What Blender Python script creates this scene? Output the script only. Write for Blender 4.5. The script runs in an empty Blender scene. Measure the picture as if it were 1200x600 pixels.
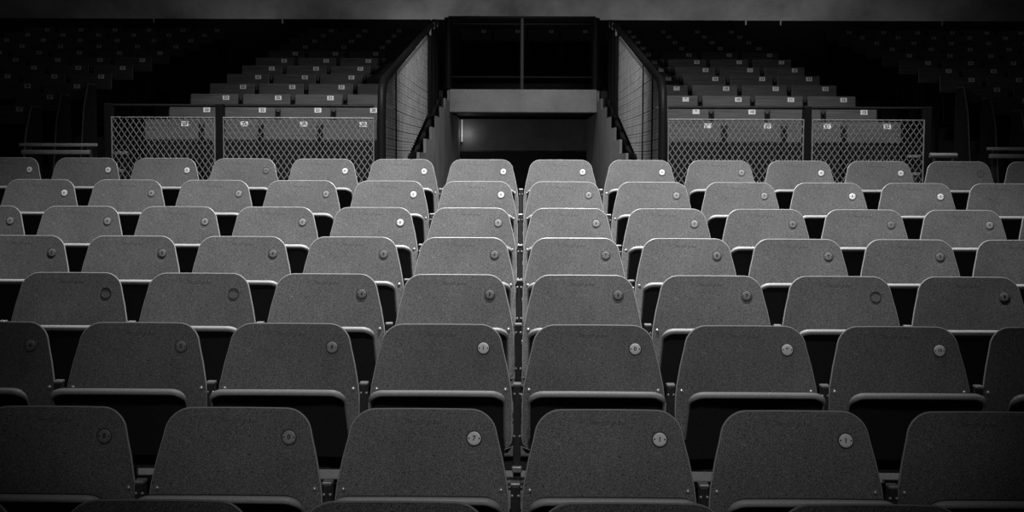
import bpy, math, random
from math import sin, cos, pi, sqrt, atan, radians
from mathutils import Vector, Matrix

random.seed(7)
scene = bpy.context.scene
C = scene.collection

# ------------------------------------------------------------------ camera
CZ = 1.54                                   # eye height over the front row's floor
cam_d = bpy.data.cameras.new('camera')
cam_d.sensor_width = 36.0
cam_d.lens = 45.0
cam_d.clip_end = 200
cam = bpy.data.objects.new('camera', cam_d)
C.objects.link(cam)
pitch = atan(110 / 1500); yaw = atan(13.7 / 1500); roll = radians(.25)
rot = Matrix.Rotation(yaw, 4, 'Z') @ Matrix.Rotation(pi / 2 - pitch, 4, 'X') @ Matrix.Rotation(roll, 4, 'Z')
cam.matrix_world = Matrix.Translation((0, 0, CZ)) @ rot
scene.camera = cam

# ------------------------------------------------------------------ exposure, world
scene.view_settings.view_transform = 'Standard'
scene.view_settings.look = 'None'
scene.view_settings.exposure = 0.0
scene.view_settings.gamma = 1.0
scene.view_settings.use_curve_mapping = False
world = bpy.data.worlds.new('world')
scene.world = world
world.use_nodes = True
world.node_tree.nodes['Background'].inputs[0].default_value = (1, 1, 1, 1)
world.node_tree.nodes['Background'].inputs[1].default_value = 0.012

# ------------------------------------------------------------------ lamps of the hall, and unseen fill lights added among them
def spot(name, loc, target, power, angle, blend=1.0, size=.25):
    d = bpy.data.lights.new(name, 'SPOT')
    d.energy = power; d.spot_size = radians(angle); d.spot_blend = blend; d.shadow_soft_size = size
    o = bpy.data.objects.new(name, d); C.objects.link(o)
    o.location = loc
    o.rotation_euler = (Vector(target) - Vector(loc)).to_track_quat('-Z', 'Y').to_euler()
    return o
spot('house_lamp', (.2, 5.15, CZ + 4.7), (.0, 6.8, CZ - .2), 2550, 74)
spot('tier_lamp', (-1.6, 6.6, CZ + 5.6), (-1.9, 10.6, CZ + .1), 1700, 40)
spot('tier_lamp', (1.6, 6.6, CZ + 5.6), (1.9, 10.6, CZ + .1), 1700, 40)
spot('gallery_fill', (-3.2, 10.2, CZ + 4.2), (1.0, 13.2, CZ + .3), 620, 44)  # unseen crossing pair, added to brighten the tunnel's side walls
spot('gallery_fill', (3.2, 10.2, CZ + 4.2), (-1.0, 13.2, CZ + .3), 620, 44)
spot('gallery_fill', (0, 9.6, CZ + 4.6), (0, 16, CZ + .75), 900, 24)  # unseen fill added to brighten the concrete beam
spot('front_fill', (.1, -2.5, CZ + 4.5), (-.05, 4.4, CZ - .5), 590, 25)  # unseen fill added to lift the nearest rows
for wx, wp in ((-7.0, .7), (-4.6, 4), (-1.75, 8), (.3, 5), (2.0, 7), (3.8, 5), (4.5, 4), (6.3, 1.6)):
    spot('wall_lamp', (wx, 21.1, CZ + 1.55), (wx, 21.9, CZ + 2.5), wp * 2.4, 130)
    spot('wall_lamp', (wx, 19.3, CZ + 4.4), (wx, 21.5, CZ + 2.9), wp * 4.6, 75)
tl = bpy.data.lights.new('tunnel_fill', 'POINT'); tl.energy = 2.9; tl.shadow_soft_size = .05  # unseen point light added to brighten the tunnel's rear wall
o = bpy.data.objects.new('tunnel_fill', tl); C.objects.link(o); o.location = (-.35, 17.4, CZ - .55)

# ------------------------------------------------------------------ materials
def mat(name, col, rough=.5, metal=0.0, speck=0.0, scale=300.0, bump=0.0, spec=.5, blotch=0.0):
    m = bpy.data.materials.new(name); m.use_nodes = True
    nt = m.node_tree; b = nt.nodes['Principled BSDF']
    b.inputs['Roughness'].default_value = rough
    b.inputs['Metallic'].default_value = metal
    b.inputs['Specular IOR Level'].default_value = spec
    b.inputs['Base Color'].default_value = (col, col, col, 1)
    if speck or bump or blotch:
        tc = nt.nodes.new('ShaderNodeTexCoord')
        n = nt.nodes.new('ShaderNodeTexNoise'); n.inputs['Scale'].default_value = scale
        n.inputs['Detail'].default_value = 2.0
        nt.links.new(tc.outputs['Object'], n.inputs['Vector'])
        r = nt.nodes.new('ShaderNodeMapRange')
        r.inputs['From Min'].default_value = .3; r.inputs['From Max'].default_value = .7
        r.inputs['To Min'].default_value = 1 - speck; r.inputs['To Max'].default_value = 1 + speck
        nt.links.new(n.outputs['Fac'], r.inputs['Value'])
        n2 = nt.nodes.new('ShaderNodeTexNoise'); n2.inputs['Scale'].default_value = 5.0
        n2.inputs['Detail'].default_value = 4.0
        oi = nt.nodes.new('ShaderNodeObjectInfo')
        ad = nt.nodes.new('ShaderNodeVectorMath'); ad.operation = 'MULTIPLY_ADD'
        cb = nt.nodes.new('ShaderNodeCombineXYZ')
        nt.links.new(oi.outputs['Random'], cb.inputs['X']); nt.links.new(oi.outputs['Random'], cb.inputs['Z'])
        ad.inputs[1].default_value = (37, 11, 23)
        nt.links.new(cb.outputs['Vector'], ad.inputs[0]); nt.links.new(tc.outputs['Object'], ad.inputs[2])
        nt.links.new(ad.outputs['Vector'], n2.inputs['Vector'])
        r2 = nt.nodes.new('ShaderNodeMapRange')
        r2.inputs['From Min'].default_value = .3; r2.inputs['From Max'].default_value = .7
        r2.inputs['To Min'].default_value = 1 - blotch; r2.inputs['To Max'].default_value = 1 + blotch
        nt.links.new(n2.outputs['Fac'], r2.inputs['Value'])
        mu = nt.nodes.new('ShaderNodeMath'); mu.operation = 'MULTIPLY'
        nt.links.new(r.outputs['Result'], mu.inputs[0]); nt.links.new(r2.outputs['Result'], mu.inputs[1])
        m2 = nt.nodes.new('ShaderNodeMath'); m2.operation = 'MULTIPLY'
        m2.inputs[1].default_value = col
        nt.links.new(mu.outputs['Value'], m2.inputs[0])
        cc = nt.nodes.new('ShaderNodeCombineColor')
        for k in ('Red', 'Green', 'Blue'):
            nt.links.new(m2.outputs['Value'], cc.inputs[k])
        nt.links.new(cc.outputs['Color'], b.inputs['Base Color'])
        if bump:
            bp = nt.nodes.new('ShaderNodeBump'); bp.inputs['Strength'].default_value = bump
            bp.inputs['Distance'].default_value = .002
            nt.links.new(n.outputs['Fac'], bp.inputs['Height'])
            nt.links.new(bp.outputs['Normal'], b.inputs['Normal'])
    return m

def wood(name, col):
    m = bpy.data.materials.new(name); m.use_nodes = True
    nt = m.node_tree; b = nt.nodes['Principled BSDF']
    b.inputs['Roughness'].default_value = .5
    tc = nt.nodes.new('ShaderNodeTexCoord'); mp = nt.nodes.new('ShaderNodeMapping')
    mp.inputs['Scale'].default_value = (2.5, 20, 60)
    n = nt.nodes.new('ShaderNodeTexNoise'); n.inputs['Scale'].default_value = 1.6; n.inputs['Detail'].default_value = 5
    oi = nt.nodes.new('ShaderNodeObjectInfo'); cb = nt.nodes.new('ShaderNodeCombineXYZ')
    nt.links.new(oi.outputs['Random'], cb.inputs['X']); nt.links.new(oi.outputs['Random'], cb.inputs['Z'])
    ad = nt.nodes.new('ShaderNodeVectorMath'); ad.operation = 'MULTIPLY_ADD'; ad.inputs[1].default_value = (9, 0, 5)
    nt.links.new(cb.outputs['Vector'], ad.inputs[0]); nt.links.new(tc.outputs['Object'], ad.inputs[2])
    nt.links.new(ad.outputs['Vector'], mp.inputs['Vector']); nt.links.new(mp.outputs['Vector'], n.inputs['Vector'])
    cr = nt.nodes.new('ShaderNodeValToRGB')
    cr.color_ramp.elements[0].position = .3; cr.color_ramp.elements[1].position = .72
    a, z = col * .62, col * 1.45
    cr.color_ramp.elements[0].color = (a, a, a, 1); cr.color_ramp.elements[1].color = (z, z, z, 1)
    nt.links.new(n.outputs['Fac'], cr.inputs['Fac']); nt.links.new(cr.outputs['Color'], b.inputs['Base Color'])
    return m

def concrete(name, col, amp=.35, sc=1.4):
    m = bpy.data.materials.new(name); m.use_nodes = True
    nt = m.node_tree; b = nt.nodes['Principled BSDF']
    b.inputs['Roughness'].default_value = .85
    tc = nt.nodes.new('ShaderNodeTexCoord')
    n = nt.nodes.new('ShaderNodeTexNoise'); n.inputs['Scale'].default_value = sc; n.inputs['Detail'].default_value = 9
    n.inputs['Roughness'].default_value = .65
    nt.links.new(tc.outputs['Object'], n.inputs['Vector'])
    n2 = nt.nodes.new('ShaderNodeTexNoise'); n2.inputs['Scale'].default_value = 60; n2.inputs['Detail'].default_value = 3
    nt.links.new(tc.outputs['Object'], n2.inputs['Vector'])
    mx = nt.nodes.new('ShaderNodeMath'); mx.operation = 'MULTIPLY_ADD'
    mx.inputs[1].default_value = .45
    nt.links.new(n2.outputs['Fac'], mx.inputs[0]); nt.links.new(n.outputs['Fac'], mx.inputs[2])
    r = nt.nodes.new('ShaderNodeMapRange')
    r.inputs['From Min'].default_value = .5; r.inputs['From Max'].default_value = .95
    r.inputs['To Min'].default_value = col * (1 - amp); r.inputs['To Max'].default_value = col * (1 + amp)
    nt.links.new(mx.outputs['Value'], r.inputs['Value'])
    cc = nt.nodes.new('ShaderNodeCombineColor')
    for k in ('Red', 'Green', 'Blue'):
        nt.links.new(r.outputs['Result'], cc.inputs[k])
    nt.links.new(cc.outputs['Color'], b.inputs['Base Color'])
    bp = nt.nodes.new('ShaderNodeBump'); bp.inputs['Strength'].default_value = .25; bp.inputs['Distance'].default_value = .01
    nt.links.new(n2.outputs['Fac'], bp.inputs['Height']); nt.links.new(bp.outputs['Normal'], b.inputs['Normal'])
    return m

M = dict(
    seat=mat('moulded_plastic', .16, .5, speck=.95, scale=400, bump=.2, blotch=.13),
    trim=mat('edge_highlight_bead', .42, .38),  # paler than the backrest: the rim's highlight put into the colour
    lip=mat('lit_lip', .52, .45, speck=.15, scale=200),  # light falling on the lip from above is put into its pale colour
    pan=mat('shaded_underside', .06, .6, speck=.3, scale=250, spec=.2),  # shade below the tipped pan is put into this darker colour
    mark=mat('worn_stamp', .115, .6, speck=.5, scale=160),
    disc_bright=mat('clean_disc', .9, .4, speck=.08, scale=500),
    disc_grey=mat('scuffed_disc', .34, .5, speck=.25, scale=300),
    disc_dark=mat('worn_disc', .21, .55, speck=.35, scale=300),
    ring=mat('recess', .06, .7),
    ink=mat('black_ink', .02, .6),
    steel=mat('painted_steel', .05, .45, speck=.2, scale=90, spec=.35),
    bare=mat('worn_steel', .42, .4, metal=.3, speck=.2, scale=120),
    bolt=mat('bolt_steel', .62, .3, metal=.6),
    wire=mat('galvanised_wire', .28, .45, metal=.2, speck=.2, scale=60),
    slat=mat('dusty_mesh', .55, .6, speck=.25, scale=70, blotch=.2),
    wood=wood('stained_wood', .082),
    plate=mat('white_plate', .9, .45),
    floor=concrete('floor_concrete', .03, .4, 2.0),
    conc=concrete('beam_concrete', .30, .25, 3.0),
    wall=concrete('rear_concrete', .26, .5, 1.1),
    tunnel=concrete('tunnel_concrete', .22, .35, 2.0),
    edge=mat('lit_edging', .17, .5, speck=.3, scale=40),  # light caught along the panel edges, put into the colour
    dsteel=mat('black_steel', .008, .5, speck=.2, scale=90, spec=.12),
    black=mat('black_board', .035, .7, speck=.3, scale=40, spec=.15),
)
em = bpy.data.materials.new('tube_light'); em.use_nodes = True
b = em.node_tree.nodes['Principled BSDF']
b.inputs['Emission Color'].default_value = (1, 1, 1, 1); b.inputs['Emission Strength'].default_value = .26
M['tube'] = em

# ------------------------------------------------------------------ mesh helpers
class MB:
    def __init__(s): s.v = []; s.f = []
    def box(s, x0, x1, y0, y1, z0, z1, bev=0.0):
        n = len(s.v)
        if bev <= 0:
            s.v += [(x, y, z) for z in (z0, z1) for y in (y0, y1) for x in (x0, x1)]
            s.f += [tuple(n + i for i in q) for q in ((0, 2, 3, 1), (4, 5, 7, 6), (0, 1, 5, 4), (2, 6, 7, 3), (0, 4, 6, 2), (1, 3, 7, 5))]
        else:                                    # chamfered along z edges and the top
            b = bev
            def ring(z, i):
                return [(x0 + b + i, y0 + i, z), (x1 - b - i, y0 + i, z), (x1 - i, y0 + b + i, z), (x1 - i, y1 - b - i, z),
                        (x1 - b - i, y1 - i, z), (x0 + b + i, y1 - i, z), (x0 + i, y1 - b - i, z), (x0 + i, y0 + b + i, z)]
            rs = [ring(z0 + b, 0), ring(z1 - b, 0), ring(z1, b * .6)]
            rs = [ring(z0, b * .6)] + rs
            for r in rs: s.v += r
            for k in range(3):
                for i in range(8):
                    j = (i + 1) % 8
                    s.f.append((n + 8 * k + i, n + 8 * k + j, n + 8 * k + 8 + j, n + 8 * k + 8 + i))
            s.f.append(tuple(n + i for i in reversed(range(8)))); s.f.append(tuple(n + 24 + i for i in range(8)))
        return s
    def tube(s, pts, rad, seg=8, closed=False):
        pts = [Vector(p) for p in pts]
        rr = rad if isinstance(rad, (list, tuple)) else [rad] * len(pts)
        n0 = len(s.v); N = len(pts); up = None
        for i, p in enumerate(pts):
            a = pts[(i - 1) % N] if (closed or i > 0) else p
            c = pts[(i + 1) % N] if (closed or i < N - 1) else p
            t = (c - a).normalized()
            if up is None:
                up = Vector((0, 1, 0)) if abs(t.y) < .9 else Vector((0, 0, 1))
            u = (up - t * up.dot(t)).normalized(); w = t.cross(u); up = u
            for k in range(seg):
                q = p + (u * cos(2 * pi * k / seg) + w * sin(2 * pi * k / seg)) * rr[i]
                s.v.append(tuple(q))
        M_ = N if closed else N - 1
        for i in range(M_):
            for k in range(seg):
                a = n0 + i * seg + k; b_ = n0 + i * seg + (k + 1) % seg
                c = n0 + ((i + 1) % N) * seg + (k + 1) % seg; d = n0 + ((i + 1) % N) * seg + k
                s.f.append((a, b_, c, d))
        if not closed:
            s.f.append(tuple(n0 + k for k in reversed(range(seg))))
            s.f.append(tuple(n0 + (N - 1) * seg + k for k in range(seg)))
        return s
    def prism(s, poly, axis, a0, a1):            # polygon in the plane normal to axis, extruded a0..a1
        n = len(s.v); N = len(poly)
        def P(p, a):
            return (a, p[0], p[1]) if axis == 'x' else ((p[0], a, p[1]) if axis == 'y' else (p[0], p[1], a))
        s.v += [P(p, a0) for p in poly] + [P(p, a1) for p in poly]
        s.f.append(tuple(n + i for i in range(N))); s.f.append(tuple(n + N + i for i in reversed(range(N))))
        for i in range(N):
            j = (i + 1) % N
            s.f.append((n + i, n + N + i, n + N + j, n + j))
        return s
    def dome(s, c, nrm, r, h, seg=10):           # a screw or bolt head
        c = Vector(c); nrm = Vector(nrm).normalized()
        u = nrm.orthogonal().normalized(); w = nrm.cross(u)
        n = len(s.v)
        lev = ((1, -.3), (1, .35), (.8, .75), (.4, 1.0))
        for fr, fh in lev:
            for k in range(seg):
                s.v.append(tuple(c + (u * cos(2 * pi * k / seg) + w * sin(2 * pi * k / seg)) * r * fr + nrm * h * fh))
        for l in range(len(lev) - 1):
            for k in range(seg):
                s.f.append((n + l * seg + k, n + l * seg + (k + 1) % seg, n + (l + 1) * seg + (k + 1) % seg, n + (l + 1) * seg + k))
        s.f.append(tuple(n + k for k in reversed(range(seg)))); s.f.append(tuple(n + (len(lev) - 1) * seg + k for k in range(seg)))
        return s
    def mesh(s, name, m, smooth=False):
        me = bpy.data.meshes.new(name)
        me.from_pydata(s.v, [], s.f); me.update()
        me.materials.append(m)
        if smooth:
            me.polygons.foreach_set('use_smooth', [True] * len(me.polygons))
            try: me.set_sharp_from_angle(angle=radians(42))
            except Exception: pass
        return me

def link(name, me, parent=None, loc=(0, 0, 0), rot=(0, 0, 0)):
    o = bpy.data.objects.new(name, me); C.objects.link(o)
    o.location = loc; o.rotation_euler = rot
    if parent is not None: o.parent = parent
    return o
def tag(o, label, cat, group=None):
    o['label'] = label; o['category'] = cat
    if group: o['group'] = group
    return o
def thing(name, label, cat, loc, group=None):
    o = bpy.data.objects.new(name, None); C.objects.link(o); o.location = loc
    o.empty_display_size = .1
    return tag(o, label, cat, group)
def struct(name, me):
    o = link(name, me); o['kind'] = 'structure'; return o

_num = {}
def numeral_mesh(txt, size, m):
    key = (txt, size, m.name)
    if key not in _num:
        cu = bpy.data.curves.new('numeral', 'FONT'); cu.body = txt; cu.size = size
        cu.align_x = 'CENTER'; cu.align_y = 'CENTER'; cu.extrude = .0006
        cu.offset = size * .03
        tmp = bpy.data.objects.new('numeral_source', cu); C.objects.link(tmp)
        dg = bpy.context.evaluated_depsgraph_get()
        me = bpy.data.meshes.new_from_object(tmp.evaluated_get(dg))
        bpy.data.objects.remove(tmp)
        me.materials.clear(); me.materials.append(m); me.name = 'numeral'
        _num[key] = me
    return _num[key]

ORD = ['first', 'second', 'third', 'fourth', 'fifth', 'sixth', 'seventh', 'eighth', 'ninth', 'tenth', 'eleventh',
       'twelfth', 'thirteenth', 'fourteenth', 'fifteenth', 'sixteenth']

# ------------------------------------------------------------------ layout (metres; z over the front row's floor)
PITCH = .5; GAPX = -.019
LOW = [(2.653, -.717), (3.428, -.669), (4.210, -.538), (4.989, -.441), (5.769, -.342), (6.548, -.236), (7.330, -.112), (8.111, .014)]
TOPH = .82                                   # top of a backrest over its own floor
LOWF = [(y, CZ + z - TOPH) for y, z in LOW]  # row line, row floor
UP = [(10.852 + .7528 * k, CZ + .309 + .1468 * k + .036) for k in range(12)]   # board line, board top
UPF = [(y, z - TOPH) for y, z in UP]

# ------------------------------------------------------------------ the setting
fl = MB()
X0, X1 = -9.5, 9.5
prev = -6.0
fl.box(X0, X1, prev, 2.27, -.5, -.045)
edges = [y - .40 for y, _ in LOWF]
for i, (y, z) in enumerate(LOWF):
    y0 = edges[i]; y1 = edges[i + 1] if i < 7 else 10.12
    fl.box(X0, X1, y0, y1, -.5, z)
for k, (y, z) in enumerate(UPF):
    y0 = y - .46 if k else 10.12
    y1 = UPF[k + 1][0] - .46 if k < 11 else 22.5
    if k < 11:
        fl.box(X0, -1.13, y0, y1, -.5, z); fl.box(1.10, X1, y0, y1, -.5, z)
    else:
        fl.box(X0, X1, y0, y1, 2.5 if False else z - .3, z)
        fl.box(X0, -1.13, y0, y1, -.5, z - .3); fl.box(1.10, X1, y0, y1, -.5, z - .3)
fl.box(-1.13, 1.10, 10.12, 18.9, -.5, LOWF[7][1])            # tunnel floor
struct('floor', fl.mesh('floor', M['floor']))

wb = MB(); wb.box(-10.5, 10.5, 21.9, 22.2, 2.0, CZ + 6.5)
struct('wall_back', wb.mesh('wall_back', M['wall']))

# dark boarding along the top of the last row, in lengths with narrow slots between them
hb = MB(); HY = 20.5
ZT = CZ + 2.25
hb.box(X0, X1, HY, HY + .04, UPF[11][1], ZT - .07)
cuts = [-5.9, -3.85, -1.47, 1.40, 3.50, 4.05, 6.6]
xs = [X0] + cuts + [X1]
for a, c in zip(xs[:-1], xs[1:]):
    hb.box(a + .016, c - .016, HY, HY + .04, ZT - .07, ZT)
struct('trim_1', hb.mesh('trim_1', M['black']))

# tunnel side walls, stepped like the tiers beside them
for side, x0, x1, nm in ((-1, -.955, -.93, 'wall_tunnel_left'), (1, .90, .925, 'wall_tunnel_right')):
    poly = [(10.12, LOWF[7][1]), (18.9, LOWF[7][1]), (18.9, CZ + .62), (16.1, CZ + .62)]
    ys = [11.4 + .755 * j for j in range(7)]
    zs = [CZ + .085 + .133 * j for j in range(7)]
    top = []
    zprev = CZ - .05
    top.append((10.12, zprev))
    for y, z in zip(ys, zs):
        if y > 15.95: break
        top += [(y, zprev), (y, z)]; zprev = z
    top.append((16.1, zprev))
    poly = [(10.12, LOWF[7][1]), (18.9, LOWF[7][1]), (18.9, CZ + .62), (16.1, CZ + .62)] + list(reversed(top))
    w = MB(); w.prism(poly, 'x', x0, x1)
    struct(nm, w.mesh(nm, M['tunnel']))
    # black stringer board under the side screens
    sx0, sx1 = (-1.09, -1.052) if side < 0 else (1.022, 1.06)
    s = MB()
    poly = [(11.3, CZ - .9), (18.5, CZ - .9), (18.5, CZ + 1.27), (11.3, CZ - .17)]
    s.prism(poly, 'x', sx0, sx1)
    struct('trim_2' if side < 0 else 'trim_3', s.mesh('trim_2', M['black']))

tb = MB(); tb.box(-.93, .90, 18.6, 18.8, CZ + .15, CZ + .62)
struct('wall_tunnel_back', tb.mesh('wall_tunnel_back', M['tunnel']))
tb = MB(); tb.box(-.93, .90, 18.57, 18.8, LOWF[7][1], CZ + .15)
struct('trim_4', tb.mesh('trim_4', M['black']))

# gallery slab over the tunnel: pale concrete edge beam in front, slab behind it
cb = MB(); cb.box(-.93, .90, 16.0, 16.3, CZ + .62, CZ + .90, .006)
struct('beam_tunnel', cb.mesh('beam_tunnel', M['conc']))
sb = MB(); sb.box(-1.1, 1.07, 16.3, 18.9, CZ + .66, CZ + .90)
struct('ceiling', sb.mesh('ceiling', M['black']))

# ------------------------------------------------------------------ tip-up seats of the lower tier
TA = radians(12); CT, ST = cos(TA), sin(TA)
def on_back(x, s, off=0.0):                  # a point on the backrest's front face, s metres down from the top edge
    y = -s * ST - .30 * x * x - off * CT
    return (x, y, TOPH - s * CT + off * ST)
BN = Vector((0, -CT, ST))
RT = .054; RB = .03; SB = .40
def base_w(s):
    pts = ((0, .184), (.077, .2), (.129, .213), (.203, .227), (.25, .2315), (.4, .2315))
    for (a, wa), (c, wc) in zip(pts[:-1], pts[1:]):
        if s <= c: return wa + (wc - wa) * (s - a) / (c - a)
    return .2315
def half_w(s):
    w = base_w(s)
    if s < RT: w -= RT - sqrt(max(0, RT * RT - (RT - s) ** 2))
    if s > SB - RB: w -= RB - sqrt(max(0, RB * RB - (s - SB + RB) ** 2))
    return w
SS = [0, .001, .003, .006, .010, .015, .021, .028, .036, .045, .055, .075, .1, .13, .165, .2, .24, .28, .33, .37, .38, .388, .394, .398, .4]
def back_mesh():
    m = MB(); NU = 12; T = .012
    for off in (0, -T):
        for s in SS:
            for k in range(NU + 1):
                m.v.append(on_back((2 * k / NU - 1) * half_w(s), s, off))
    R = NU + 1; L = len(SS) * R
    for i in range(len(SS) - 1):
        for k in range(NU):
            a = i * R + k
            m.f.append((a, a + R, a + R + 1, a + 1)); m.f.append((L + a, L + a + 1, L + a + R + 1, L + a + R))
    loop = [k for k in range(R)] + [i * R + NU for i in range(1, len(SS))] + [(len(SS) - 1) * R + k for k in reversed(range(NU))] + [i * R for i in reversed(range(1, len(SS) - 1))]
    for i in range(len(loop)):
        a, c = loop[i], loop[(i + 1) % len(loop)]
        m.f.append((a, c, L + c, L + a))
    return m.mesh('backrest', M['seat'], True)
def bead_mesh():
    loop = [on_back(-half_w(s), s, -.004) for s in reversed(SS)]
    loop += [on_back(half_w(0) * (2 * k / 8 - 1), 0, -.004) for k in range(1, 8)]
    loop += [on_back(half_w(s), s, -.004) for s in SS]
    return MB().tube(loop, .0036, 8).mesh('edge_highlight_bead', M['trim'], True)

LIPY, LIPZ = -.262, .644                       # the half-tipped seat's front lip
PD = (.581, -.814); PN = (-.814, -.581)         # from the lip down to the hinge; out of the underside
def on_pan(x, t, n):
    bow = .10 * x * x
    return (x, LIPY + PD[0] * t + PN[0] * n - bow, LIPZ + PD[1] * t + PN[1] * n)
PR = .042; PW = .2085
def pan_w(t):
    w = PW
    if t < PR: w -= PR - sqrt(max(0, PR * PR - (PR - t) ** 2))
    return w
TT = [0, .001, .004, .009, .016, .025, .035, .045, .07, .1, .15, .2, .25, .29, .305]
def pan_mesh():
    m = MB(); NU = 10
    for n in (0, -.014):
        for t in TT:
            for k in range(NU + 1):
                u = 2 * k / NU - 1
                m.v.append(on_pan(u * pan_w(t), t + .006, n + (.0 if n < 0 else -.006 * (1 - u * u))))
    R = NU + 1; L = len(TT) * R
    for i in range(len(TT) - 1):
        for k in range(NU):
            a = i * R + k
            m.f.append((a, a + R, a + R + 1, a + 1)); m.f.append((L + a, L + a + 1, L + a + R + 1, L + a + R))
    loop = [k for k in range(R)] + [i * R + NU for i in range(1, len(TT))] + [(len(TT) - 1) * R + k for k in reversed(range(NU))] + [i * R for i in reversed(range(1, len(TT) - 1))]
    for i in range(len(loop)):
        a, c = loop[i], loop[(i + 1) % len(loop)]
        m.f.append((a, c, L + c, L + a))
    return m.mesh('seat_pan', M['pan'], True)
def lip_mesh():
    ts = [t for t in TT if t <= .2]
    pts, rad = [], []
    def rr(t): return .0105 if t < .010 else max(.0032, .0105 - (t - .010) * .24)
    for t in reversed(ts): pts.append(on_pan(-pan_w(t) - .002, t + .006, .004)); rad.append(rr(t))
    for k in range(1, 10): pts.append(on_pan(pan_w(0) * (2 * k / 10 - 1), .006, .004)); rad.append(.0105)
    for t in ts: pts.append(on_pan(pan_w(t) + .002, t + .006, .004)); rad.append(rr(t))
    return MB().tube(pts, rad, 10).mesh('front_lip', M['lip'], True)

DX, DS = .138, .076
DR = .0183
def disc_frame(dx, ds, off):                  # matrix of a small object lying on the backrest
    p = Vector(on_back(DX + dx, DS + ds, off))
    return p
DISC_ROT = (pi / 2 - TA, 0, radians(-4.7))
def disc_meshes(m):
    a = MB(); seg = 24
    for r, z in ((DR, -.001), (DR, .0022), (DR - .0015, .003), (DR - .005, .0034)):
        a.v += [(r * cos(2 * pi * k / seg), r * sin(2 * pi * k / seg), z) for k in range(seg)]
    for l in range(3):
        for k in range(seg):
            a.f.append((l * seg + k, l * seg + (k + 1) % seg, (l + 1) * seg + (k + 1) % seg, (l + 1) * seg + k))
    a.f.append(tuple(reversed(range(seg)))); a.f.append(tuple(3 * seg + k for k in range(seg)))
    return a.mesh('number_disc', m, True)
def ring_mesh():
    pts = [((DR + .0022) * cos(2 * pi * k / 24), (DR + .0022) * sin(2 * pi * k / 24), .0006) for k in range(24)]
    return MB().tube(pts, .0017, 6, True).mesh('recess_ring', M['ring'], True)
ME = dict(back=back_mesh(), bead=bead_mesh(), pan=pan_mesh(), lip=lip_mesh(), ring=ring_mesh(),
          disc_bright=disc_meshes(M['disc_bright']), disc_grey=disc_meshes(M['disc_grey']), disc_dark=disc_meshes(M['disc_dark']),
          dscrew=MB().dome((0, 0, 0), (0, 0, 1), .0024, .001, 8).mesh('disc_screw', M['ink'], True))
for nm, sx in (('screw_l', -1), ('screw_r', 1)):
    ME[nm] = MB().dome(on_back(sx * .2115, .212), BN, .0066, .0045, 10).mesh('screw', M['bolt'], True)
    ME['piv' + nm[-1]] = MB().dome(on_pan(sx * .2095, .165, .003), Vector((0, PN[0], PN[1])), .004, .003, 8).mesh('pivot_bolt', M['bolt'], True)
def stamp_mesh():                            # worn stamped line near the top edge
    m = MB()
    for a, c in ((-.048, -.022), (-.017, .004), (.009, .022), (.027, .048)):
        n = len(m.v)
        m.v += [on_back(a, .030, .0003), on_back(c, .030, .0003), on_back(c, .0385, .0003), on_back(a, .0385, .0003)]
        m.f.append((n, n + 3, n + 2, n + 1))
    return m.mesh('stamp', M['mark'])
ME['stamp'] = stamp_mesh()

# condition of each number disc, row by row from the front, left to right (b clean, g scuffed, d worn, r missing), and its figure
DISC = {
    (1, -3): ('d', '8'), (1, -2): ('g', '0'), (1, -1): ('b', '7'), (1, 0): ('b', '1'), (1, 1): ('b', '1'), (1, 2): ('b', '9'),
    (2, -4): ('d', '4'), (2, -3): ('d', '5'), (2, -2): ('g', '8'), (2, -1): ('b', '1'), (2, 0): ('b', '0'), (2, 1): ('b', '9'), (2, 2): ('b', '10'), (2, 3): ('b', '11'),
}
for n in range(-6, 6): DISC.setdefault((3, n), ('d', '%d' % ((n + 6) % 10)))
for n in range(-7, 6): DISC.setdefault((4, n), ('d', '%d' % ((n + 7) % 10)))
for n, c in zip(range(-6, 7), 'ggggbgggddgdd'): DISC[(5, n)] = (c, '0')
for n, c in zip(range(-6, 7), 'bgggbbgggbbgg'): DISC[(6, n)] = (c, '0')
for n, c in zip(range(-7, 7), 'bbbdbbbbbgbbdd'): DISC[(7, n)] = (c, '0')
WORD = {'b': 'clean bright', 'g': 'scuffed grey', 'd': 'dark worn'}
MISSING = {(3, -3), (3, 0 + 2), (7, 5), (3, -4)}

def visible(x, y, half):                     # is any of it within the camera's field, left to right?
    lim = 600 / 1500 * y
    return x + half > -lim - .009 * y - .02 and x - half < lim - .009 * y + .02

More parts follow.
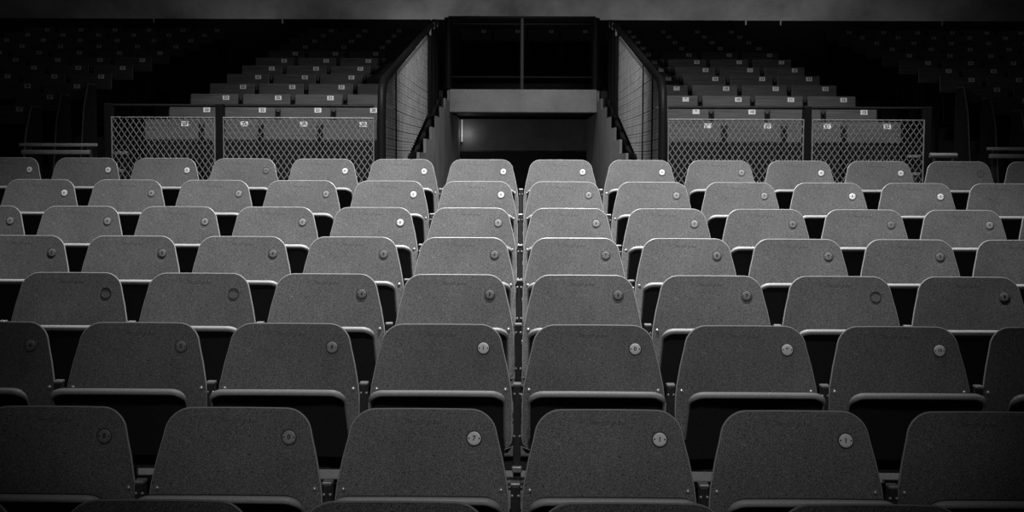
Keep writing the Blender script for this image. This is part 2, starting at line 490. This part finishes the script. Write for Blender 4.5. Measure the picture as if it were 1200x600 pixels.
ROWN = ['front', 'second', 'third', 'fourth', 'fifth', 'sixth', 'seventh', 'rearmost']
def make_seat(i, n, order):
    y, z = LOWF[i]
    x = GAPX + (n + .5) * PITCH
    st, fig = DISC.get((i, n), ('d', '0'))
    rowtxt = ROWN[i] + ' row'
    if i == 0:
        lab = 'grey tip-up seat, only its top showing, %s from left in front row' % ORD[order]
    elif (i, n) in MISSING:
        lab = 'grey tip-up seat with empty disc socket, %s from left in %s' % (ORD[order], rowtxt)
    else:
        lab = 'grey tip-up seat with %s disc, %s from left in %s' % (WORD[st], ORD[order], rowtxt)
    t = thing('tip_up_seat', lab, 'seat', (x, y, z), 'tip-up seats in the %s of the lower tier' % rowtxt)
    bk = link('backrest', ME['back'], t)
    link('edge_highlight_bead', ME['bead'], bk); link('stamp', ME['stamp'], bk)
    link('screw', ME['screw_l'], bk); link('screw', ME['screw_r'], bk)
    pn = link('seat_pan', ME['pan'], t); pn['label'] = 'folded seat pan with shade-coloured underside'
    lp = link('front_lip', ME['lip'], pn); lp['label'] = 'rolled front lip with caught light in its pale colour'
    link('pivot_bolt', ME['pivl'], pn); link('pivot_bolt', ME['pivr'], pn)
    if (i, n) in MISSING:
        r = link('disc_socket', ME['ring'], t, on_back(DX, DS, 0), DISC_ROT)
        r['label'] = 'empty round socket of a lost number disc'
        return t
    d = link('number_disc', ME['disc_' + {'b': 'bright', 'g': 'grey', 'd': 'dark'}[st]], t, on_back(DX, DS, 0), DISC_ROT)
    d['label'] = WORD[st] + ' number disc'
    link('recess_ring', ME['ring'], d)
    sz = .0175 if len(fig) == 1 else .0145
    link('numeral', numeral_mesh(fig, sz, M['ink']), d, (0, 0, .0034))
    link('disc_screw', ME['dscrew'], d, (-.0138, 0, .003)); link('disc_screw', ME['dscrew'], d, (.0138, 0, .003))
    return t

# steel standards between the seats
SY = -.055
ME['upright'] = MB().box(-.0125, .0125, SY - .035, SY - .003, 0, .632, .003).mesh('upright', M['steel'])
ME['cap'] = MB().box(-.0135, .0135, SY - .037, SY - .002, .632, .640, .002).mesh('cap', M['bare'])
ME['gus'] = MB().prism([(-.0125, .427), (-.046, .414), (-.046, .404), (-.0125, .404)], 'y', SY - .009, SY - .003) \
    .prism([(.0125, .427), (.046, .414), (.046, .404), (.0125, .404)], 'y', SY - .009, SY - .003).mesh('gusset', M['bare'])
ME['clamp'] = MB().box(-.0165, .0165, SY - .055, SY - .035, .350, .370, .003).mesh('clamp', M['bare'])
ME['foot'] = MB().box(-.05, .05, SY - .08, SY + .10, 0, .012, .003).mesh('foot_plate', M['steel'])
for q, (bx, bz) in enumerate(((-.0085, .606), (.0085, .606), (-.0085, .466), (.0085, .466))):
    ME['bolt%d' % q] = MB().dome((bx, SY - .035, bz), (0, -1, 0), .0048, .004, 8).mesh('bolt', M['bolt'], True)
def make_standard(i, n, order, lab=None):
    y, z = LOWF[i]
    t = thing('seat_standard', lab or 'dark steel upright between %s and %s seats from left, %s row' % (ORD[order], ORD[order + 1], ROWN[i]),
              'seat support', (GAPX + n * PITCH, y, z), 'steel uprights between the seats of the %s row' % ROWN[i])
    link('upright', ME['upright'], t)
    for q in range(4): link('bolt', ME['bolt%d' % q], t)
    c = link('cap', ME['cap'], t); c['label'] = 'pale worn top cap'
    link('gusset', ME['gus'], t); link('clamp', ME['clamp'], t); link('foot_plate', ME['foot'], t)

for i in range(8):
    y, z = LOWF[i]
    ns = [n for n in range(-9, 9) if visible(GAPX + (n + .5) * PITCH, y, .2)]
    for o_, n in enumerate(ns):
        make_seat(i, n, o_)
    for o_, n in enumerate(ns[1:]):
        make_standard(i, n, o_)
    make_standard(i, ns[0], 0, 'dark steel upright closing the left end of the %s row' % ROWN[i])
    make_standard(i, ns[-1] + 1, 0, 'dark steel upright closing the right end of the %s row' % ROWN[i])
    xa, xb = GAPX + ns[0] * PITCH + .03, GAPX + (ns[-1] + 1) * PITCH - .03
    bm = MB().box(xa, xb, -.018, .03, .335, .387, .004)
    o = link('support_beam', bm.mesh('support_beam', M['steel']), None, (0, y, z))
    tag(o, 'long dark steel beam carrying the seats of the %s row' % ROWN[i], 'beam', 'support beams under the lower tier rows')

# ------------------------------------------------------------------ wooden flip-up seats of the upper tier
UA = radians(7); UC, US = cos(UA), sin(UA)
BWD, BH = .455, .172
def tilt_box(x0, x1, s0, s1, n0, n1):         # box on the leaning plane: s down from the top, n towards the front
    m = MB()
    m.box(x0, x1, -n1, -n0, -s1, -s0, .004)
    m.v = [(x, y * UC + z * US, TOPH + z * UC - y * US) for x, y, z in m.v]
    return m
ME['board'] = tilt_box(-BWD / 2, BWD / 2, 0, BH, 0, .018).mesh('backboard', M['wood'])
ME['flap'] = tilt_box(-BWD / 2 + .02, BWD / 2 - .02, .2, .52, .03, .05).mesh('seat_board', M['dsteel'])
for nm, sx in (('brl', -1), ('brr', 1)):
    ME[nm] = MB().prism([(-.045, 0), (.06, 0), (.002, TOPH - .03), (-.012, TOPH - .03), (-.055, .45)], 'x', sx * .2345 - .0035, sx * .2345 + .0035).mesh('bracket', M['dsteel'])
PLX = .112
ME['plate'] = MB().box(-.031, .031, -.021, .021, 0, .003).mesh('number_plate', M['plate'])
def make_flip(k, x, lab, num, group, cond=1.0):
    y, zt = UPF[k]
    t = thing('flip_up_seat', lab, 'seat', (x, y, zt), group)
    link('backboard', ME['board'], t); link('seat_board', ME['flap'], t)
    link('bracket', ME['brl'], t); link('bracket', ME['brr'], t)
    s = .036
    p = link('number_plate', ME['plate'], t, (PLX, -s * US - .018 * UC, TOPH - s * UC + .018 * US), (pi / 2 - UA, 0, 0))
    p['label'] = 'white number plate'
    link('numeral', numeral_mesh(num, .037, M['ink']), p, (0, 0, .003))

INX = 1.45                                    # first seat's centre from the axis
for side, nm in ((-1, 'left'), (1, 'right')):
    for k in range(12):
        for j in range(4):
            x = -.02 + side * (INX + .502 * j)
            if side > 0: num = str(9 + j)
            else: num = str(20 + j)
            lab = 'wooden flip-up seat plated %s, %s from tunnel, %s block, %s row up' % (num, ORD[j], nm, ORD[k])
            make_flip(k, x, lab, num, 'flip-up seats of the inner %s block' % nm)
    for k in range(1, 12):
        for j in range(6):
            x = side * (4.67 + .505 * j)
            y = UPF[k][0]
            if not visible(x, y, .1): continue
            num = str(25 + j) if side > 0 else str(27 + j)
            lab = 'dim flip-up seat plated %s, %s from aisle, outer %s block, %s row up' % (num, ORD[j], nm, ORD[k])
            make_flip(k, x, lab, num, 'flip-up seats of the outer %s block' % nm)
for j in range(4):
    make_flip(11, -.72 + .5 * j, 'dim flip-up seat behind the gallery railing, %s from left' % ORD[j], str(4 + j), 'flip-up seats behind the gallery railing')

# leaning end panels on the aisle side of the outer blocks
for side, nm in ((-1, 'left'), (1, 'right')):
    for k in range(1, 4):
        y, z = UPF[k]
        x = side * 4.40
        t = thing('row_end_panel', 'dark leaning panel closing the %s row up, outer %s block' % (ORD[k], nm), 'panel', (x, y, z),
                  'end panels of the outer %s block' % nm)
        link('panel', MB().prism([(-.42, 0), (.05, 0), (.06, .80), (-.16, .80), (-.30, .55)], 'x', -.012, .012).mesh('panel', M['black']), t)
        e = link('edging', MB().tube([(0, -.42, .0), (0, -.30, .55), (0, -.16, .80), (0, .06, .805)], .009, 6).mesh('edging', M['edge']), t)
        e['label'] = 'thin edging coloured as if catching light'

# ------------------------------------------------------------------ wire-mesh fences in front of the upper blocks
FZ = LOWF[7][1]
def clip_line(x, z, dx, dz, x0, x1, z0, z1):
    t0, t1 = -1e9, 1e9
    for p, d, lo, hi in ((x, dx, x0, x1), (z, dz, z0, z1)):
        a, c = (lo - p) / d, (hi - p) / d
        if a > c: a, c = c, a
        t0, t1 = max(t0, a), min(t1, c)
    return (t0, t1) if t1 - t0 > .01 else None
def diamond(x0, x1, z0, z1, pw=.0465, ph=.068, r=.0034):
    m = MB()
    L = x1 - x0 + (z1 - z0) * pw / ph
    for sg in (1, -1):
        k = -int((z1 - z0) / ph) - 2
        while k * pw < L + pw:
            px = x0 + k * pw if sg > 0 else x1 - k * pw
            c = clip_line(px, z0, sg * pw, ph, x0, x1, z0, z1)
            if c:
                yo = .003 * sg
                m.tube([(px + sg * pw * c[0], yo, z0 + ph * c[0]), (px + sg * pw * c[1], yo, z0 + ph * c[1])], r, 5)
            k += 1
    return m
for side, nm, xs_ in ((-1, 'left', (-3.243, -2.372, -1.158)), (1, 'right', (1.105, 2.195, 3.125))):
    t = thing('mesh_fence', 'wire-mesh fence fronting the %s upper block, dark posts, pale top wire' % nm, 'fence', (0, 10.0, FZ), 'wire-mesh fences before the upper blocks')
    zt = CZ + .335 - FZ
    zr = CZ + .43 - FZ
    for q, x in enumerate(xs_):
        if (side < 0 and q == 2) or (side > 0 and q == 0): continue      # the guard rail's own post stands here
        w = .032
        hp = zr + .012
        link('post', MB().box(x - w, x + w, -.01, .05, 0, hp, .004).mesh('post', M['dsteel']), t)
    link('top_rail', MB().tube([(xs_[0] + (.015 if side > 0 else 0), .03, zr), (xs_[2] - (.015 if side < 0 else 0), .03, zr)], .012, 8).mesh('top_rail', M['dsteel']), t)
    xe = xs_[0] if side < 0 else xs_[2]
    for zb, ln in ((.048, .13), (-.09, .10)):
        xi = xe - side * ln
        link('end_bar', MB().box(min(xe, xi), max(xe, xi), .05, .075, CZ + zb - FZ, CZ + zb + .022 - FZ, .003).mesh('end_bar', M['bare']), t)
    for a, c in ((xs_[0], xs_[1]), (xs_[1], xs_[2])):
        x0 = a + (.035 if a != xs_[0] or side < 0 else .012); x1 = c - (.035 if c != xs_[2] or side > 0 else .012)
        z0 = .12
        p = link('mesh_panel', diamond(x0, x1, z0, zt).mesh('mesh_panel', M['wire']), t, (0, -.03, 0))
        p['label'] = 'pale diamond wire mesh'
        fr = MB().tube([(x0, 0, z0), (x1, 0, z0), (x1, 0, zt), (x0, 0, zt)], .0075, 6, True)
        link('mesh_frame', fr.mesh('mesh_frame', M['wire']), p)

# ------------------------------------------------------------------ screened guard rails along both sides of the tunnel
for side, nm in ((-1, 'left'), (1, 'right')):
    X = -1.111 if side < 0 else 1.075
    t = thing('screened_guard_rail', 'sloping dark guard rail with slatted mesh screen along the tunnel %s side' % nm, 'guard rail', (X, 10.0, FZ), 'guard rails beside the tunnel')
    zt = lambda y: CZ + .60 + (y - 10.0) * .185 - FZ          # y measured in the world
    bot = lambda y: max(.1, CZ + .03 + .2 * (y - 12.2) - FZ)
    # slats
    yn, yf = 10.05, 14.7
    m = MB(); z = .12; kx = 0
    while z < zt(yf):
        ya = max(yn, 10.0 + (z + FZ - CZ - .56) / .185) if z > zt(yn) - .04 else yn
        if z > .60 and ya < 10.55 and z > zt(10) - .16: ya = max(ya, 10.3)
        yb = yf if bot(yf) < z else 12.2 + (z + FZ - CZ - .03) / .2
        yb = min(yb, yf)
        if yb - ya > .12:
            N = 6; j1 = random.uniform(-.0012, .0012); j2 = random.uniform(-.0012, .0012)
            hgt = .0254 if kx % 3 else .0215
            n0 = len(m.v)
            for q in range(N + 1):
                y = ya + (yb - ya) * q / N
                zz = z + j1 + (j2 - j1) * q / N - .010 * sin(pi * q / N)
                m.v += [(-.004, y - 10, zz), (.004, y - 10, zz), (.004, y - 10, zz + hgt), (-.004, y - 10, zz + hgt)]
            for q in range(N):
                for e in range(4):
                    a = n0 + q * 4 + e; c = n0 + q * 4 + (e + 1) % 4
                    m.f.append((a, c, c + 4, a + 4))
            m.f.append((n0, n0 + 3, n0 + 2, n0 + 1)); m.f.append((n0 + N * 4, n0 + N * 4 + 1, n0 + N * 4 + 2, n0 + N * 4 + 3))
        z += .0285; kx += 1
    s = link('screen', m.mesh('screen', M['slat']), t); s['label'] = 'pale slatted mesh screen'
    # pale folded edge of the screen under the rail
    ed = MB()
    ed.prism([(.45, zt(10.45) - .075), (4.7, zt(14.7) - .075), (4.7, zt(14.7) - .035), (.45, zt(10.45) - .035)], 'x', -.007, .007)
    l = link('screen_edge', ed.mesh('screen_edge', M['wire']), s); l['label'] = 'pale folded top edge'
    for yp in ((11.05,) if side < 0 else (10.75, 11.6)):
        link('stile', MB().box(-.014, .014, yp - 10.013, yp - 9.987, .05, zt(yp)).mesh('stile', M['dsteel']), t)
    # dark tube: near post, bend, sloping rail
    r = MB().tube([(0, -.0, 0), (0, -.0, zt(10) - .22), (0, .04, zt(10) - .05), (0, .16, zt(10) + .04), (0, 5.0, zt(15.0) + .03), (0, 6.0, zt(15.9) + .03)], .034, 10)
    link('rail', r.mesh('rail', M['dsteel'], True), t)
    for q, (yp, zz) in enumerate(((14.9, CZ + 1.55), (15.5, CZ + 1.68), (16.05, CZ + 1.76))):
        p = link('post', MB().tube([(0, yp - 10, .5), (0, yp - 10, zz - FZ)], .045, 8).mesh('post', M['dsteel'], True), t)
        c = link('post_cap', MB().tube([(-side * .02, yp - 10 - .05, zz - FZ - .10), (-side * .02, yp - 10 - .05, zz - FZ - .02)], .016, 8).mesh('post_cap', M['bare'], True), p)
    dk = MB().prism([(14.75 - 10, .6), (6.1, .95), (6.1, CZ + 1.62 - FZ), (14.75 - 10, CZ + 1.42 - FZ)], 'x', -.008, .008)
    link('dark_screen', dk.mesh('dark_screen', M['black']), t)

# gallery railing over the tunnel mouth
GZ = CZ + .90
t = thing('gallery_railing', 'dark steel railing with one middle post over the tunnel beam', 'railing', (-.02, 16.06, GZ))
for x in (-.93, -.012, .90):
    link('post', MB().tube([(x, 0, 0), (x, 0, .885)], .024 if abs(x) < .1 else .05, 10).mesh('post', M['steel' if abs(x) < .1 else 'dsteel'], True), t)
for z, r, q in ((.885, .022, 'top_rail'), (.805, .015, 'middle_rail'), (.155, .012, 'bottom_rail')):
    link(q, MB().tube([(-.93, 0, z), (.90, 0, z)], r, 8).mesh(q, M['dsteel'], True), t)

# narrow tube lamp in the tunnel's left rear corner
t = thing('tube_lamp', 'narrow glowing tube lamp at left end of the tunnel rear wall', 'lamp', (-.90, 18.56, CZ + .29))
link('tube', MB().tube([(0, 0, 0), (0, 0, .32)], .008, 8).mesh('tube', M['tube'], True), t)
link('holder', MB().box(-.014, .014, -.012, .04, -.02, 0, .002).box(-.014, .014, -.012, .04, .32, .335, .002).mesh('holder', M['steel']), t)

# barrier rails standing in the side aisles behind the last lower row
def barrier(x0, x1, lab, z0, z1):
    t = thing('barrier', lab, 'barrier', (0, 9.0, FZ), 'barriers in the side aisles')
    link('top_rail', MB().box(x0, x1, -.012, .012, z1 - .022 - FZ, z1 - FZ, .004).mesh('top_rail', M['bare']), t)
    l = link('lower_rail', MB().box(x0 + .02, x1 - .05, -.03, .02, z0 - FZ, z0 + .03 - FZ, .005).mesh('lower_rail', M['bare']), t)
    for x in (x0 + .06, x1 - .06):
        link('leg', MB().box(x - .015, x + .015, .0, .03, .012, z1 - FZ - .02, .003).mesh('leg', M['steel']), t)
        link('foot', MB().box(x - .02, x + .02, -.18, .2, 0, .014, .003).mesh('foot', M['steel']), t)
barrier(-3.55, -3.0, 'pale two-rail barrier standing in left aisle behind the rearmost row', CZ + .04, CZ + .118)
barrier(3.23, 3.95, 'pale two-rail barrier standing in right aisle, cut by the frame edge', CZ + .04, CZ + .118)
t = thing('handrail', 'short dim handrail beside the right end of the right mesh fence', 'handrail', (2.95, 9.05, FZ))
link('rail', MB().tube([(-.1, 0, CZ + .06 - FZ), (.09, 0, CZ + .06 - FZ)], .018, 8).mesh('rail', M['bare'], True), t)
for x in (-.07, .06):
    link('post', MB().tube([(x, 0, 0), (x, 0, CZ + .06 - FZ)], .012, 8).mesh('post', M['steel'], True), t)
tl = bpy.data.lights.new('tube_glow', 'POINT'); tl.energy = .35; tl.shadow_soft_size = .03
o = bpy.data.objects.new('tube_glow', tl); C.objects.link(o); o.location = (-.82, 18.47, CZ + .40)
